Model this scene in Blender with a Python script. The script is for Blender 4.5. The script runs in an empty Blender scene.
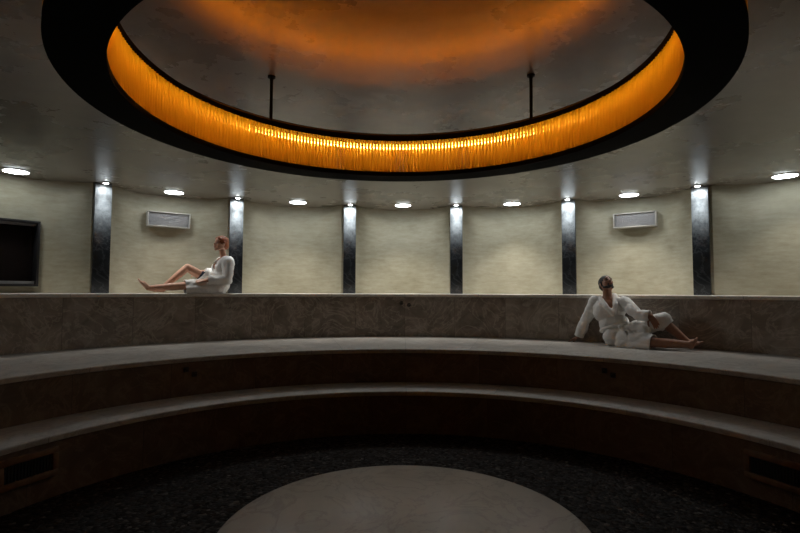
import bpy, bmesh, math, random
from mathutils import Vector, Matrix, noise
random.seed(7)
scene = bpy.context.scene
COL = scene.collection
PI = math.pi

# ------------------------------------------------------------------ dimensions (metres, floor z = 0, room axis x = y = 0)
EYE = 1.586
CAM = Vector((-0.056, -2.60, EYE))
FPX = 495.6
Z_LOW, Z_MID, Z_TOP = 0.471, 0.875, 1.5474        # the three stone tiers
R_LOW, R_MID, R_TOP = 3.00, 3.56, 5.24            # their front edges
R_PIL = 5.75                                      # pillar faces
STEP, TH0 = math.radians(18), math.radians(-0.47)
Z_CEIL = 3.034
RISE = 0.15                                       # the ceiling lifts gently towards the middle

def zceil(r):
    return Z_CEIL + RISE * max(0.0, 1 - (r / 5.3) ** 2)

# ------------------------------------------------------------------ camera
yaw, roll, pit = -0.0027, 0.0034, math.atan((291.35 - 266.5) / FPX)
fwd = Vector((math.sin(yaw) * math.cos(pit), math.cos(yaw) * math.cos(pit), math.sin(pit)))
r0 = Vector((math.cos(yaw), -math.sin(yaw), 0))
u0 = r0.cross(fwd)
rt = math.cos(roll) * r0 + math.sin(roll) * u0
up = math.cos(roll) * u0 - math.sin(roll) * r0
cd = bpy.data.cameras.new('camera'); cam = bpy.data.objects.new('camera', cd); COL.objects.link(cam)
cam.matrix_world = Matrix(((rt.x, up.x, -fwd.x, CAM.x), (rt.y, up.y, -fwd.y, CAM.y), (rt.z, up.z, -fwd.z, CAM.z), (0, 0, 0, 1)))
cd.sensor_width = 36; cd.lens = FPX / 800 * 36; cd.clip_start = 0.05
scene.camera = cam

def ray(px, py):
    return (fwd + rt * ((px - 400) / FPX) - up * ((py - 266.5) / FPX))
def at_z(px, py, z):
    d = ray(px, py); return CAM + d * ((z - CAM.z) / d.z)
def at_r(px, r, z):                                # where the column of sight at px meets the cylinder of radius r
    d = ray(px, 292); d.z = 0; d.normalize()
    b = CAM.x * d.x + CAM.y * d.y; c = CAM.x ** 2 + CAM.y ** 2 - r * r
    t = -b + math.sqrt(b * b - c)
    return Vector((CAM.x + d.x * t, CAM.y + d.y * t, z))
def at_plane(px, py, o, n, v):
    d = ray(px, py); return CAM + d * ((v - (CAM - o).dot(n)) / d.dot(n))

# ------------------------------------------------------------------ materials
def newmat(name):
    m = bpy.data.materials.new(name); m.use_nodes = True
    nt = m.node_tree; nt.nodes.clear()
    out = nt.nodes.new('ShaderNodeOutputMaterial')
    return m, nt, out
def nd(nt, typ, **kw):
    n = nt.nodes.new(typ)
    for k, v in kw.items():
        if k in n.inputs: n.inputs[k].default_value = v
        else: setattr(n, k, v)
    return n
def bsdf(nt, out, rough=0.6, spec=0.5):
    b = nd(nt, 'ShaderNodeBsdfPrincipled'); b.inputs['Roughness'].default_value = rough
    b.inputs['Specular IOR Level'].default_value = spec
    nt.links.new(b.outputs[0], out.inputs[0]); return b
def ramp(nt, fac, stops):
    r = nd(nt, 'ShaderNodeValToRGB'); e = r.color_ramp.elements
    e[0].position, e[0].color = stops[0][0], (*stops[0][1], 1)
    e[1].position, e[1].color = stops[-1][0], (*stops[-1][1], 1)
    for p, c in stops[1:-1]:
        x = e.new(p); x.color = (*c, 1)
    nt.links.new(fac, r.inputs[0]); return r
def simple(name, col, rough=0.5, spec=0.5, var=0.15, scale=20, bump=0.0, metal=0.0):
    m, nt, out = newmat(name); b = bsdf(nt, out, rough, spec); b.inputs['Metallic'].default_value = metal
    tc = nd(nt, 'ShaderNodeTexCoord'); n = nd(nt, 'ShaderNodeTexNoise', Scale=scale, Detail=5.0)
    nt.links.new(tc.outputs['Object'], n.inputs['Vector'])
    lo = tuple(c * (1 - var) for c in col); hi = tuple(min(1, c * (1 + var)) for c in col)
    r = ramp(nt, n.outputs[0], [(0.3, lo), (0.7, hi)])
    nt.links.new(r.outputs[0], b.inputs['Base Color'])
    if bump:
        bp = nd(nt, 'ShaderNodeBump', Strength=bump, Distance=0.01)
        nt.links.new(n.outputs[0], bp.inputs['Height']); nt.links.new(bp.outputs[0], b.inputs['Normal'])
    return m
def emit(name, col, s):
    m, nt, out = newmat(name); e = nd(nt, 'ShaderNodeEmission', Strength=s); e.inputs[0].default_value = (*col, 1)
    nt.links.new(e.outputs[0], out.inputs[0]); return m
def plaster(name, dark, mid, light, rough, spec, bump):
    """Hand-trowelled plaster: broad blotches, fine horizontal trowel marks, small pits."""
    m, nt, out = newmat(name); b = bsdf(nt, out, rough, spec)
    tc = nd(nt, 'ShaderNodeTexCoord')
    n1 = nd(nt, 'ShaderNodeTexNoise', Scale=1.1, Detail=8.0, Roughness=0.62); nt.links.new(tc.outputs['Object'], n1.inputs['Vector'])
    mp = nd(nt, 'ShaderNodeMapping'); mp.inputs['Scale'].default_value = (3, 3, 13); nt.links.new(tc.outputs['Object'], mp.inputs[0])
    n2 = nd(nt, 'ShaderNodeTexNoise', Scale=1.6, Detail=6.0, Roughness=0.7); nt.links.new(mp.outputs[0], n2.inputs['Vector'])
    mx = nd(nt, 'ShaderNodeMath', operation='MULTIPLY_ADD'); mx.inputs[1].default_value = 0.45
    nt.links.new(n2.outputs[0], mx.inputs[0])
    sc = nd(nt, 'ShaderNodeMath', operation='MULTIPLY'); sc.inputs[1].default_value = 0.55; nt.links.new(n1.outputs[0], sc.inputs[0])
    nt.links.new(sc.outputs[0], mx.inputs[2])
    r = ramp(nt, mx.outputs[0], [(0.33, dark), (0.5, mid), (0.68, light)])
    nt.links.new(r.outputs[0], b.inputs['Base Color'])
    bp = nd(nt, 'ShaderNodeBump', Strength=bump, Distance=0.012)
    nt.links.new(n2.outputs[0], bp.inputs['Height']); nt.links.new(bp.outputs[0], b.inputs['Normal'])
    rr = nd(nt, 'ShaderNodeMapRange'); rr.inputs['To Min'].default_value = rough - 0.03; rr.inputs['To Max'].default_value = rough + 0.08
    nt.links.new(n1.outputs[0], rr.inputs[0]); nt.links.new(rr.outputs[0], b.inputs['Roughness'])
    return m
def marble(name, stops, vein, slab, rough, seam=0.5, course=0.0):
    """Veined stone slabs, laid along the u direction of the UV map (metres)."""
    m, nt, out = newmat(name); b = bsdf(nt, out, rough, 0.5)
    L = nt.links.new
    uv = nd(nt, 'ShaderNodeUVMap'); sx = nd(nt, 'ShaderNodeSeparateXYZ'); L(uv.outputs[0], sx.inputs[0])
    dv = nd(nt, 'ShaderNodeMath', operation='DIVIDE'); dv.inputs[1].default_value = slab; L(sx.outputs[0], dv.inputs[0])
    fl = nd(nt, 'ShaderNodeMath', operation='FLOOR'); L(dv.outputs[0], fl.inputs[0])
    fr = nd(nt, 'ShaderNodeMath', operation='FRACT'); L(dv.outputs[0], fr.inputs[0])
    wn = nd(nt, 'ShaderNodeTexWhiteNoise', noise_dimensions='1D'); L(fl.outputs[0], wn.inputs['W'])
    off = nd(nt, 'ShaderNodeVectorMath', operation='SCALE'); off.inputs['Scale'].default_value = 13.0; L(wn.outputs['Color'], off.inputs[0])
    ad = nd(nt, 'ShaderNodeVectorMath', operation='ADD'); L(uv.outputs[0], ad.inputs[0]); L(off.outputs[0], ad.inputs[1])
    n1 = nd(nt, 'ShaderNodeTexNoise', Scale=3.2, Detail=9.0, Roughness=0.65, Distortion=0.9); L(ad.outputs[0], n1.inputs['Vector'])
    jj = nd(nt, 'ShaderNodeMath', operation='MULTIPLY_ADD'); jj.inputs[1].default_value = 0.10
    L(wn.outputs['Value'], jj.inputs[0]); L(n1.outputs[0], jj.inputs[2])
    base = ramp(nt, jj.outputs[0], stops)
    n2 = nd(nt, 'ShaderNodeTexNoise', Scale=2.1, Detail=10.0, Roughness=0.6, Distortion=2.2); L(ad.outputs[0], n2.inputs['Vector'])
    ab = nd(nt, 'ShaderNodeMath', operation='SUBTRACT'); ab.inputs[1].default_value = 0.5; L(n2.outputs[0], ab.inputs[0])
    a2 = nd(nt, 'ShaderNodeMath', operation='ABSOLUTE'); L(ab.outputs[0], a2.inputs[0])
    vr = ramp(nt, a2.outputs[0], [(0.0, (1, 1, 1)), (0.035, (0, 0, 0))])
    mv = nd(nt, 'ShaderNodeMix', data_type='RGBA'); vs = nd(nt, 'ShaderNodeMath', operation='MULTIPLY'); vs.inputs[1].default_value = 0.55
    L(vr.outputs[0], vs.inputs[0]); L(vs.outputs[0], mv.inputs['Factor']); L(base.outputs[0], mv.inputs[6]); mv.inputs[7].default_value = (*vein, 1)
    lt = nd(nt, 'ShaderNodeMath', operation='LESS_THAN'); lt.inputs[1].default_value = 0.006 / slab; L(fr.outputs[0], lt.inputs[0])
    sm = nd(nt, 'ShaderNodeMath', operation='MULTIPLY'); sm.inputs[1].default_value = seam; L(lt.outputs[0], sm.inputs[0])
    ms = nd(nt, 'ShaderNodeMix', data_type='RGBA'); L(sm.outputs[0], ms.inputs['Factor']); L(mv.outputs[2], ms.inputs[6]); ms.inputs[7].default_value = (0.02, 0.018, 0.015, 1)
    L(ms.outputs[2], b.inputs['Base Color'])
    rr = nd(nt, 'ShaderNodeMapRange'); rr.inputs['To Min'].default_value = rough - 0.08; rr.inputs['To Max'].default_value = rough + 0.2
    L(n1.outputs[0], rr.inputs[0]); L(rr.outputs[0], b.inputs['Roughness'])
    return m

M = {}
M['wall'] = plaster('wall_plaster', (0.27, 0.25, 0.172), (0.375, 0.352, 0.262), (0.48, 0.458, 0.365), 0.62, 0.3, 0.05)
M['ceiling'] = plaster('ceiling_plaster', (0.178, 0.158, 0.132), (0.238, 0.215, 0.182), (0.295, 0.270, 0.234), 0.25, 1.0, 0.015)
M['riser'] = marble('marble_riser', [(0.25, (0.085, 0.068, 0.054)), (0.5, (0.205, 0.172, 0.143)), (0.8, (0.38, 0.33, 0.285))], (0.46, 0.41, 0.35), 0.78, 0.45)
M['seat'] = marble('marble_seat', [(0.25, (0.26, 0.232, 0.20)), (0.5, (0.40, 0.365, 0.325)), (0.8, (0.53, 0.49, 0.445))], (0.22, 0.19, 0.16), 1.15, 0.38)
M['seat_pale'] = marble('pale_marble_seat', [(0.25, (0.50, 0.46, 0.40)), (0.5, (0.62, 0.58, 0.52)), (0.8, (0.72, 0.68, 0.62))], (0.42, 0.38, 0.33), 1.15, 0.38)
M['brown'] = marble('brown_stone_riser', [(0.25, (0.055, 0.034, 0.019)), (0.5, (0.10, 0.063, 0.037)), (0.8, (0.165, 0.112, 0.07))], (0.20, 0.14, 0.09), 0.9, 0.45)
M['disc'] = marble('honed_limestone', [(0.25, (0.22, 0.19, 0.145)), (0.5, (0.33, 0.295, 0.235)), (0.8, (0.42, 0.385, 0.315))], (0.15, 0.12, 0.08), 40.0, 0.36, seam=0.0)
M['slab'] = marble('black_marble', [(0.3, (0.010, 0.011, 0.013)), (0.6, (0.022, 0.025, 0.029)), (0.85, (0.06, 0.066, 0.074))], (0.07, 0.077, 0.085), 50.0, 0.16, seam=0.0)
# spotlit shine painted into the colour: paler upper half of each pillar, ragged edge
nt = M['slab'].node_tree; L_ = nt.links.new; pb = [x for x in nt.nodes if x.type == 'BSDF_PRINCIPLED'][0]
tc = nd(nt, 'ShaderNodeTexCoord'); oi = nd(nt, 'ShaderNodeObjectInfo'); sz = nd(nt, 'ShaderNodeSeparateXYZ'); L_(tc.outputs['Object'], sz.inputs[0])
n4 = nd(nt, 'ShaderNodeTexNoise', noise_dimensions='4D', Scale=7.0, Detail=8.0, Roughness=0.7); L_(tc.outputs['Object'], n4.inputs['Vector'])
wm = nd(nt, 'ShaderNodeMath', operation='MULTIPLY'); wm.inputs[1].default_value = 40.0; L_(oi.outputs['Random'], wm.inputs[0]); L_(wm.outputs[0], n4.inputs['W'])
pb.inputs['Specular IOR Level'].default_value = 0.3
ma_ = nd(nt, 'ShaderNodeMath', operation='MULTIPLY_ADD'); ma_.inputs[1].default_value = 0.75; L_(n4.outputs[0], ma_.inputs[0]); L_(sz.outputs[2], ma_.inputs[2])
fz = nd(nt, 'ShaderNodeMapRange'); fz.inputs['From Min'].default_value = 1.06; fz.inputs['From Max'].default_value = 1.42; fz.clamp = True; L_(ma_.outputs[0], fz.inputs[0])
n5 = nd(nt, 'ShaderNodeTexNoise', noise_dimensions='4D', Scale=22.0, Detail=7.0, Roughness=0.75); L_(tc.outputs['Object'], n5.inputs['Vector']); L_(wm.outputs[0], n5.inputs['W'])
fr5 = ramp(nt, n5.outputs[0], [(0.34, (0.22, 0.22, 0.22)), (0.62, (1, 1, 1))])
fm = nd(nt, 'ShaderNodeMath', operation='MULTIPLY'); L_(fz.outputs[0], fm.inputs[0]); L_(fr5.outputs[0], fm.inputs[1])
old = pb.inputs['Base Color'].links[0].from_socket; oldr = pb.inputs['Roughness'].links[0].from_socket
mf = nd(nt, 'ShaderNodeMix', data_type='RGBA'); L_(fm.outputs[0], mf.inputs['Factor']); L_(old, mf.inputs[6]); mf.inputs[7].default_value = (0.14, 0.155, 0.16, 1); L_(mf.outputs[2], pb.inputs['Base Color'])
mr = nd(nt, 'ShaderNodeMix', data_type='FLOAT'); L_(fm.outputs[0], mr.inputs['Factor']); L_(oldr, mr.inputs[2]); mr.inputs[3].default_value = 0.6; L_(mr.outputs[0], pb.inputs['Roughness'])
M['black'] = simple('black_lacquer', (0.0025, 0.0025, 0.0025), 0.7, 0.06)
M['dark_metal'] = simple('dark_bronze', (0.03, 0.025, 0.02), 0.4, 0.5, metal=0.6)
M['chrome'] = simple('chrome', (0.6, 0.6, 0.6), 0.2, 0.5, metal=1.0)
M['white_paint'] = simple('white_paint', (0.46, 0.445, 0.41), 0.5, 0.4, 0.05)
M['grille_grey'] = simple('grey_grille', (0.40, 0.395, 0.40), 0.55, 0.3, 0.12, 60)
M['wood'] = simple('reddish_wood_frame', (0.16, 0.08, 0.036), 0.5, 0.4, 0.3, 14)
M['grille_black'] = simple('black_grille', (0.03, 0.03, 0.03), 0.5, 0.4)
M['window_frame'] = simple('black_window_frame', (0.012, 0.012, 0.014), 0.4, 0.4)
M['sill'] = simple('grey_window_reveal', (0.20, 0.20, 0.21), 0.5, 0.4)
M['pane'] = simple('dark_glass', (0.008, 0.006, 0.006), 0.08, 0.5)
M['disc_light'] = emit('frosted_lamp_glass', (0.90, 0.97, 1.0), 16.0)
M['spot_light'] = emit('spot_lamp_glass', (0.95, 0.98, 1.0), 30.0)
M['led'] = emit('amber_led', (1.0, 0.74, 0.115), 12.0)
M['led_out'] = emit('outer_amber_led', (1.0, 0.50, 0.09), 55.0)
M['led_added'] = emit('added_amber_led', (1.0, 0.235, 0.008), 18.0)  # added uplight, for the orange on the ceiling inside the ring
# coloured glass rods: they pass, scatter and reflect the lamp light behind them
m, nt, out = newmat('amber_glass_rods')
tr = nd(nt, 'ShaderNodeBsdfTranslucent'); tr.inputs[0].default_value = (0.90, 0.66, 0.20, 1)
df = nd(nt, 'ShaderNodeBsdfDiffuse'); df.inputs[0].default_value = (0.50, 0.37, 0.14, 1)
tp = nd(nt, 'ShaderNodeBsdfTransparent'); tp.inputs[0].default_value = (0.93, 0.80, 0.52, 1)
gl = nd(nt, 'ShaderNodeBsdfGlossy'); gl.inputs['Roughness'].default_value = 0.12; gl.inputs[0].default_value = (1.0, 0.8, 0.45, 1)
a = nd(nt, 'ShaderNodeMixShader', Fac=0.35); nt.links.new(tr.outputs[0], a.inputs[1]); nt.links.new(df.outputs[0], a.inputs[2])
b_ = nd(nt, 'ShaderNodeMixShader', Fac=0.05); nt.links.new(a.outputs[0], b_.inputs[1]); nt.links.new(tp.outputs[0], b_.inputs[2])
c_ = nd(nt, 'ShaderNodeMixShader', Fac=0.08); nt.links.new(b_.outputs[0], c_.inputs[1]); nt.links.new(gl.outputs[0], c_.inputs[2])
nt.links.new(c_.outputs[0], out.inputs[0]); M['rod'] = m
# pebble mosaic floor
m, nt, out = newmat('pebble_mosaic'); b = bsdf(nt, out, 0.5, 0.05)
tc = nd(nt, 'ShaderNodeTexCoord'); vo = nd(nt, 'ShaderNodeTexVoronoi', Scale=38.0); nt.links.new(tc.outputs['Object'], vo.inputs['Vector'])
sp = nd(nt, 'ShaderNodeSeparateColor'); nt.links.new(vo.outputs['Color'], sp.inputs[0])
r = ramp(nt, sp.outputs[0], [(0.0, (0.006, 0.0036, 0.0025)), (0.6, (0.013, 0.008, 0.0055)), (0.94, (0.034, 0.023, 0.017)), (1.0, (0.13, 0.11, 0.095))])
nt.links.new(r.outputs[0], b.inputs['Base Color'])
rr = nd(nt, 'ShaderNodeMapRange'); rr.inputs['To Min'].default_value = 0.30; rr.inputs['To Max'].default_value = 0.9
nt.links.new(sp.outputs[1], rr.inputs[0]); nt.links.new(rr.outputs[0], b.inputs['Roughness'])
bp = nd(nt, 'ShaderNodeBump', Strength=0.9, Distance=0.008, invert=True); nt.links.new(vo.outputs['Distance'], bp.inputs['Height']); nt.links.new(bp.outputs[0], b.inputs['Normal'])
M['floor'] = m
M['terry'] = simple('white_terry', (0.84, 0.83, 0.81), 0.9, 0.1, 0.05, 180, bump=0.5)
M['skin_woman'] = simple('fair_skin', (0.60, 0.335, 0.235), 0.5, 0.35, 0.08, 30)
M['skin_man'] = simple('tanned_skin', (0.36, 0.185, 0.12), 0.5, 0.35, 0.10, 30)
M['hair_red'] = simple('auburn_hair', (0.34, 0.095, 0.03), 0.45, 0.5, 0.45, 90, bump=0.6)
M['hair_black'] = simple('black_hair', (0.014, 0.010, 0.008), 0.5, 0.4, 0.5, 140, bump=0.6)
M['eye'] = simple('dark_eye', (0.03, 0.02, 0.015), 0.6, 0.2)
M['lips'] = simple('lips', (0.42, 0.12, 0.10), 0.4, 0.4)
M['shorts'] = simple('navy_cloth', (0.025, 0.03, 0.06), 0.8, 0.2)

# ------------------------------------------------------------------ object helpers
def link(name, bm_or_me, mats, parent=None, smooth=True, loc=None, angle=None):
    if isinstance(bm_or_me, bmesh.types.BMesh):
        me = bpy.data.meshes.new(name); bm_or_me.normal_update(); bm_or_me.to_mesh(me); bm_or_me.free()
    else: me = bm_or_me
    for mm in (mats if isinstance(mats, (list, tuple)) else [mats]): me.materials.append(mm)
    for p in me.polygons: p.use_smooth = smooth
    if smooth and angle is not None:
        try: me.set_sharp_from_angle(angle=math.radians(angle))
        except Exception: pass
    o = bpy.data.objects.new(name, me); COL.objects.link(o)
    if loc is not None:                              # keep the origin at the thing's base
        me.transform(Matrix.Translation(-Vector(loc))); o.location = loc
    if parent:
        o.parent = parent
    return o
def empty(name, loc=(0, 0, 0), rz=0):
    e = bpy.data.objects.new(name, None); COL.objects.link(e); e.location = loc; e.rotation_euler = (0, 0, rz); e.empty_display_size = 0.1
    return e
def tag(o, label, cat, group=None):
    o['label'] = label; o['category'] = cat
    if group: o['group'] = group
    return o
def copy_tree(o, parent=None):
    c = o.copy(); COL.objects.link(c); c.parent = parent
    for ch in list(o.children): copy_tree(ch, c)
    return c
def box(bm, c, s, rot=None, bevel=0.0):
    m = Matrix.Translation(c) @ (rot.to_4x4() if rot else Matrix()) @ Matrix.Diagonal((*s, 1))
    r = bmesh.ops.create_cube(bm, size=1, matrix=m)
    if bevel:
        es = list({e for v in r['verts'] for e in v.link_edges})
        bmesh.ops.bevel(bm, geom=es, offset=bevel, segments=2, affect='EDGES', profile=0.5)
def cyl(bm, p0, p1, r, seg=24, r2=None):
    p0, p1 = Vector(p0), Vector(p1); d = p1 - p0
    q = Vector((0, 0, 1)).rotation_difference(d)
    bmesh.ops.create_cone(bm, cap_ends=True, segments=seg, radius1=r, radius2=r if r2 is None else r2, depth=d.length,
                          matrix=Matrix.Translation((p0 + p1) / 2) @ q.to_matrix().to_4x4())
def arc_solid(bm, prof, a0, a1, n, full=False):
    """Sweep a closed (radius, z) outline round the room axis; angles from +y, clockwise seen from above. UV in metres."""
    uvl = bm.loops.layers.uv.verify()
    rings = []
    cnt = n if full else n + 1
    for i in range(cnt):
        t = a0 + (a1 - a0) * i / n
        rings.append([bm.verts.new((r * math.sin(t), r * math.cos(t), z)) for r, z in prof])
    acc = [0.0]
    k = len(prof)
    for j in range(k):
        p, q = prof[j], prof[(j + 1) % k]; acc.append(acc[-1] + math.hypot(p[0] - q[0], p[1] - q[1]))
    for i in range(n):
        A, B = rings[i], rings[(i + 1) % cnt]
        for j in range(k):
            f = bm.faces.new((A[j], A[(j + 1) % k], B[(j + 1) % k], B[j]))
            rr = max(prof[j][0], prof[(j + 1) % k][0])
            us = [a0 + (a1 - a0) * (i + d) / n for d in (0, 0, 1, 1)]
            vs = [acc[j], acc[j + 1], acc[j + 1], acc[j]]
            for lp, u, v in zip(f.loops, us, vs): lp[uvl].uv = (u * rr, v)
    if not full:
        bm.faces.new(rings[0]); bm.faces.new(list(reversed(rings[-1])))
    bmesh.ops.recalc_face_normals(bm, faces=bm.faces[:])

# ------------------------------------------------------------------ the setting
def structure(o): o['kind'] = 'structure'; return o
bm = bmesh.new(); arc_solid(bm, [(0.001, 0), (6.4, 0), (6.4, -0.1), (0.001, -0.1)], 0, 2 * PI, 96, True)
structure(link('floor', bm, M['floor'], smooth=False))

# ceiling: plaster that lifts gently to the middle
bm = bmesh.new()
prof = [(0.001, zceil(0))] + [(r, zceil(r)) for r in [0.4 * k for k in range(1, 14)]] + [(6.6, Z_CEIL), (6.6, 3.4), (0.001, 3.4)]
arc_solid(bm, prof, 0, 2 * PI, 96, True)
structure(link('ceiling', bm, M['ceiling'], angle=40))

# the dark window in the left end niche: its place
wa = TH0 - 3 * STEP
wx = Vector((math.cos(wa), -math.sin(wa), 0)); wn = Vector((math.sin(wa), math.cos(wa), 0))
RW = 6.085                                            # the frame sits flush where the niche curves in
def on_chord(px, py): return at_plane(px, py, wn * RW, wn, 0.0)
pc = on_chord(39, 254); WW = 2 * (pc - wn * RW).dot(wx)
ztop, zbot = on_chord(39, 221.5).z, on_chord(39, 286.5).z; WH = ztop - zbot
wcen = wn * RW; wcen.z = (ztop + zbot) / 2

# wall: shallow concave niches between the pillars, all the way round
SAG, R_SPR, HALF = 0.44, 5.80, math.radians(1.05)
path, hole = [], []
for k in range(20):
    ac = TH0 + k * STEP
    a_l, a_r = ac - STEP / 2 + HALF, ac + STEP / 2 - HALF
    L = Vector((R_SPR * math.sin(a_l), R_SPR * math.cos(a_l))); Rr = Vector((R_SPR * math.sin(a_r), R_SPR * math.cos(a_r)))
    mid = (L + Rr) / 2; c = (Rr - L).length; rad = (c * c / 4 + SAG * SAG) / (2 * SAG)
    nrm = mid.normalized(); cen = mid - nrm * (rad - SAG); half = math.asin(min(1, c / 2 / rad)); tan = (Rr - L).normalized()
    if SAG > c / 2: half = PI - half
    if k == 17: sw = math.asin((WW / 2 - 0.004) / rad); ss = [-half + (half - sw) * i / 8 for i in range(8)] + [-sw + 2 * sw * i / 8 for i in range(8)] + [sw + (half - sw) * i / 8 for i in range(9)]
    else: ss = [-half + 2 * half * i / 24 for i in range(25)]
    for i, s in enumerate(ss):
        hole.append(k == 17 and 8 <= i < 16)
        path.append(cen + nrm * (rad * math.cos(s)) + tan * (rad * math.sin(s)))
bm = bmesh.new()
lv = [[bm.verts.new((p.x, p.y, z)) for p in path] for z in (Z_TOP, zbot + 0.004, ztop - 0.004, 3.2)]
n = len(path)
for i in range(n):
    j = (i + 1) % n
    for r_ in range(3):
        if r_ == 1 and hole[i]: continue
        bm.faces.new((lv[r_][i], lv[r_ + 1][i], lv[r_ + 1][j], lv[r_][j]))
bmesh.ops.recalc_face_normals(bm, faces=bm.faces[:])
w = structure(link('wall_round', bm, M['wall'], angle=30))
sol = w.modifiers.new('thickness', 'SOLIDIFY'); sol.thickness = 0.12; sol.use_rim = False; sol.offset = 1
c0 = w.data.polygons[0]
if c0.normal.dot(c0.center.normalized() * Vector((1, 1, 0))) > 0: sol.offset = 1
else: sol.offset = -1

# ------------------------------------------------------------------ the three stone tiers
A0, A1 = math.radians(-150), math.radians(150)
def tier(label, r_edge, r_back, z, z_base, rm):
    t = empty('stone_bench', (0, 0, 0)); tag(t, label, 'bench')
    bm = bmesh.new(); e = r_edge
    arc_solid(bm, [(e, z - 0.045)] + [(e + 0.016 * (1 - math.cos(q_)), z - 0.016 * (1 - math.sin(q_))) for q_ in (0.0, 0.3, 0.6, 0.9, 1.2, PI / 2)] + [(r_back, z), (r_back, z - 0.05), (e + 0.02, z - 0.05)], A0, A1, 160)
    s = link('seat', bm, M['seat_pale' if z == Z_TOP else 'seat'], t, angle=40); s['label'] = 'pale marble ledge top' if z == Z_TOP else 'grey veined marble seat top'
    bm = bmesh.new()
    arc_solid(bm, [(e + 0.012, z_base), (e + 0.012, z - 0.0505), (e + 0.16, z - 0.0505), (e + 0.16, z_base)], A0, A1, 160)
    link('riser', bm, rm, t, angle=40)
    return t
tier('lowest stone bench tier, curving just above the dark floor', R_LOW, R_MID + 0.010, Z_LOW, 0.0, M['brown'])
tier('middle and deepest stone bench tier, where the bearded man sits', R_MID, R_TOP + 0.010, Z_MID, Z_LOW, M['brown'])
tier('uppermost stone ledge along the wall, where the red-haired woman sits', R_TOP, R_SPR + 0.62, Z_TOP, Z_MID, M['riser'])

# round raised stone in the middle of the floor
t = empty('round_stone_platform', (-0.034, 0, 0)); tag(t, 'round pale stone platform in the middle of the dark floor', 'platform')
bm = bmesh.new(); RD, HD = 0.955, 0.37
uvl = bm.loops.layers.uv.verify()
prof = [(RD - 0.03, HD - 0.07), (RD, HD - 0.06), (RD, HD - 0.018), (RD - 0.006, HD - 0.006), (RD - 0.02, HD), (0.001, HD), (0.001, HD - 0.07)]
arc_solid(bm, prof, 0, 2 * PI, 128, True)
for f in bm.faces:
    for lp in f.loops: lp[uvl].uv = (lp.vert.co.x + 3, lp.vert.co.y + 3)
link('top_slab', bm, M['disc'], t, angle=35)
bm = bmesh.new(); arc_solid(bm, [(0.001, 0), (RD - 0.07, 0), (RD - 0.07, HD - 0.07), (0.001, HD - 0.07)], 0, 2 * PI, 96, True)
link('base', bm, M['brown'], t, angle=35)

# ------------------------------------------------------------------ pillars with their spotlights
def polar(r, a, z=0): return Vector((r * math.sin(a), r * math.cos(a), z))
PX = {-3: 100.4, -2: 235.2, -1: 349.3, 0: 456.5, 1: 569.3, 2: 702}
PW = 0.205
def make_pillar():
    bm = bmesh.new(); uvl = bm.loops.layers.uv.verify()
    box(bm, Vector((0, 0.026, (Z_CEIL - Z_TOP) / 2)), (PW, 0.056, Z_CEIL - Z_TOP), bevel=0.004)
    for f in bm.faces:
        for lp in f.loops: lp[uvl].uv = (lp.vert.co.x + lp.vert.co.y + 3, lp.vert.co.z + 2)
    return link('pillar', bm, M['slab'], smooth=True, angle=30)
def make_spot():
    t = empty('ceiling_spotlight')
    bm = bmesh.new(); cyl(bm, (0, 0, -0.012), (0, 0, 0.0), 0.042, 24); link('housing', bm, M['white_paint'], t, angle=30)
    bm = bmesh.new(); cyl(bm, (0, 0, -0.017), (0, 0, -0.0125), 0.030, 24); link('lamp', bm, M['spot_light'], t, angle=30)
    return t
def spot(loc, energy, size, blend, radius, col, aim=(0, 0, -1)):
    l = bpy.data.lights.new('lamp_light', 'SPOT'); l.energy = energy; l.spot_size = math.radians(size); l.spot_blend = blend; l.shadow_soft_size = radius; l.color = col
    o = bpy.data.objects.new('lamp_light', l); COL.objects.link(o); o.location = loc
    o.rotation_euler = Vector(aim).to_track_quat('-Z', 'Y').to_euler(); return o
pil0 = make_pillar(); sp0 = make_spot(); first = True
PLAB = {-3: 'black marble pillar first from the dark window, left end of the row',
        -2: 'black marble pillar just behind the red-haired woman in the bathrobe',
        -1: 'black marble pillar left of the two middle pillars, third from the dark window',
        0: 'black marble pillar right of the two middle pillars, fourth from the dark window',
        1: 'black marble pillar just left of the bearded man, fifth from the dark window',
        2: 'black marble pillar at the right end of the row, above the bearded man\'s feet'}
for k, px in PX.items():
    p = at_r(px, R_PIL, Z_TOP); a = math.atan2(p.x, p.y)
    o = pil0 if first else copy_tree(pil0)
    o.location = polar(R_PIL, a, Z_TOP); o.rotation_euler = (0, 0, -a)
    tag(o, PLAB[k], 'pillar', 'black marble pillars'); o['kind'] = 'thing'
    s = sp0 if first else copy_tree(sp0)
    s.location = polar(R_PIL - 0.090, a, Z_CEIL)
    tag(s, 'bright ceiling spotlight at the top of the ' + {-3: 'pillar nearest the dark window', -2: 'pillar behind the woman', -1: 'third pillar from the dark window',
        0: 'fourth pillar from the dark window', 1: 'pillar just left of the man', 2: 'last pillar on the right'}[k], 'spotlight', 'ceiling spotlights above the pillars')
    q = polar(R_PIL - 0.115, a, Z_CEIL - 0.03)
    spot(q, {-3: 7.0, -2: 11.0, 1: 15.0, 2: 11.0}.get(k, 17.0), 172, 0.35, 0.02, (0.95, 0.98, 1.0))
    spot(q, 54.0 if k == -2 else 36.0, 58, 1.0, 0.02, (0.95, 0.98, 1.0), polar(R_PIL + 0.01, a, Z_CEIL - 1.0) - q)
    first = False

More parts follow.
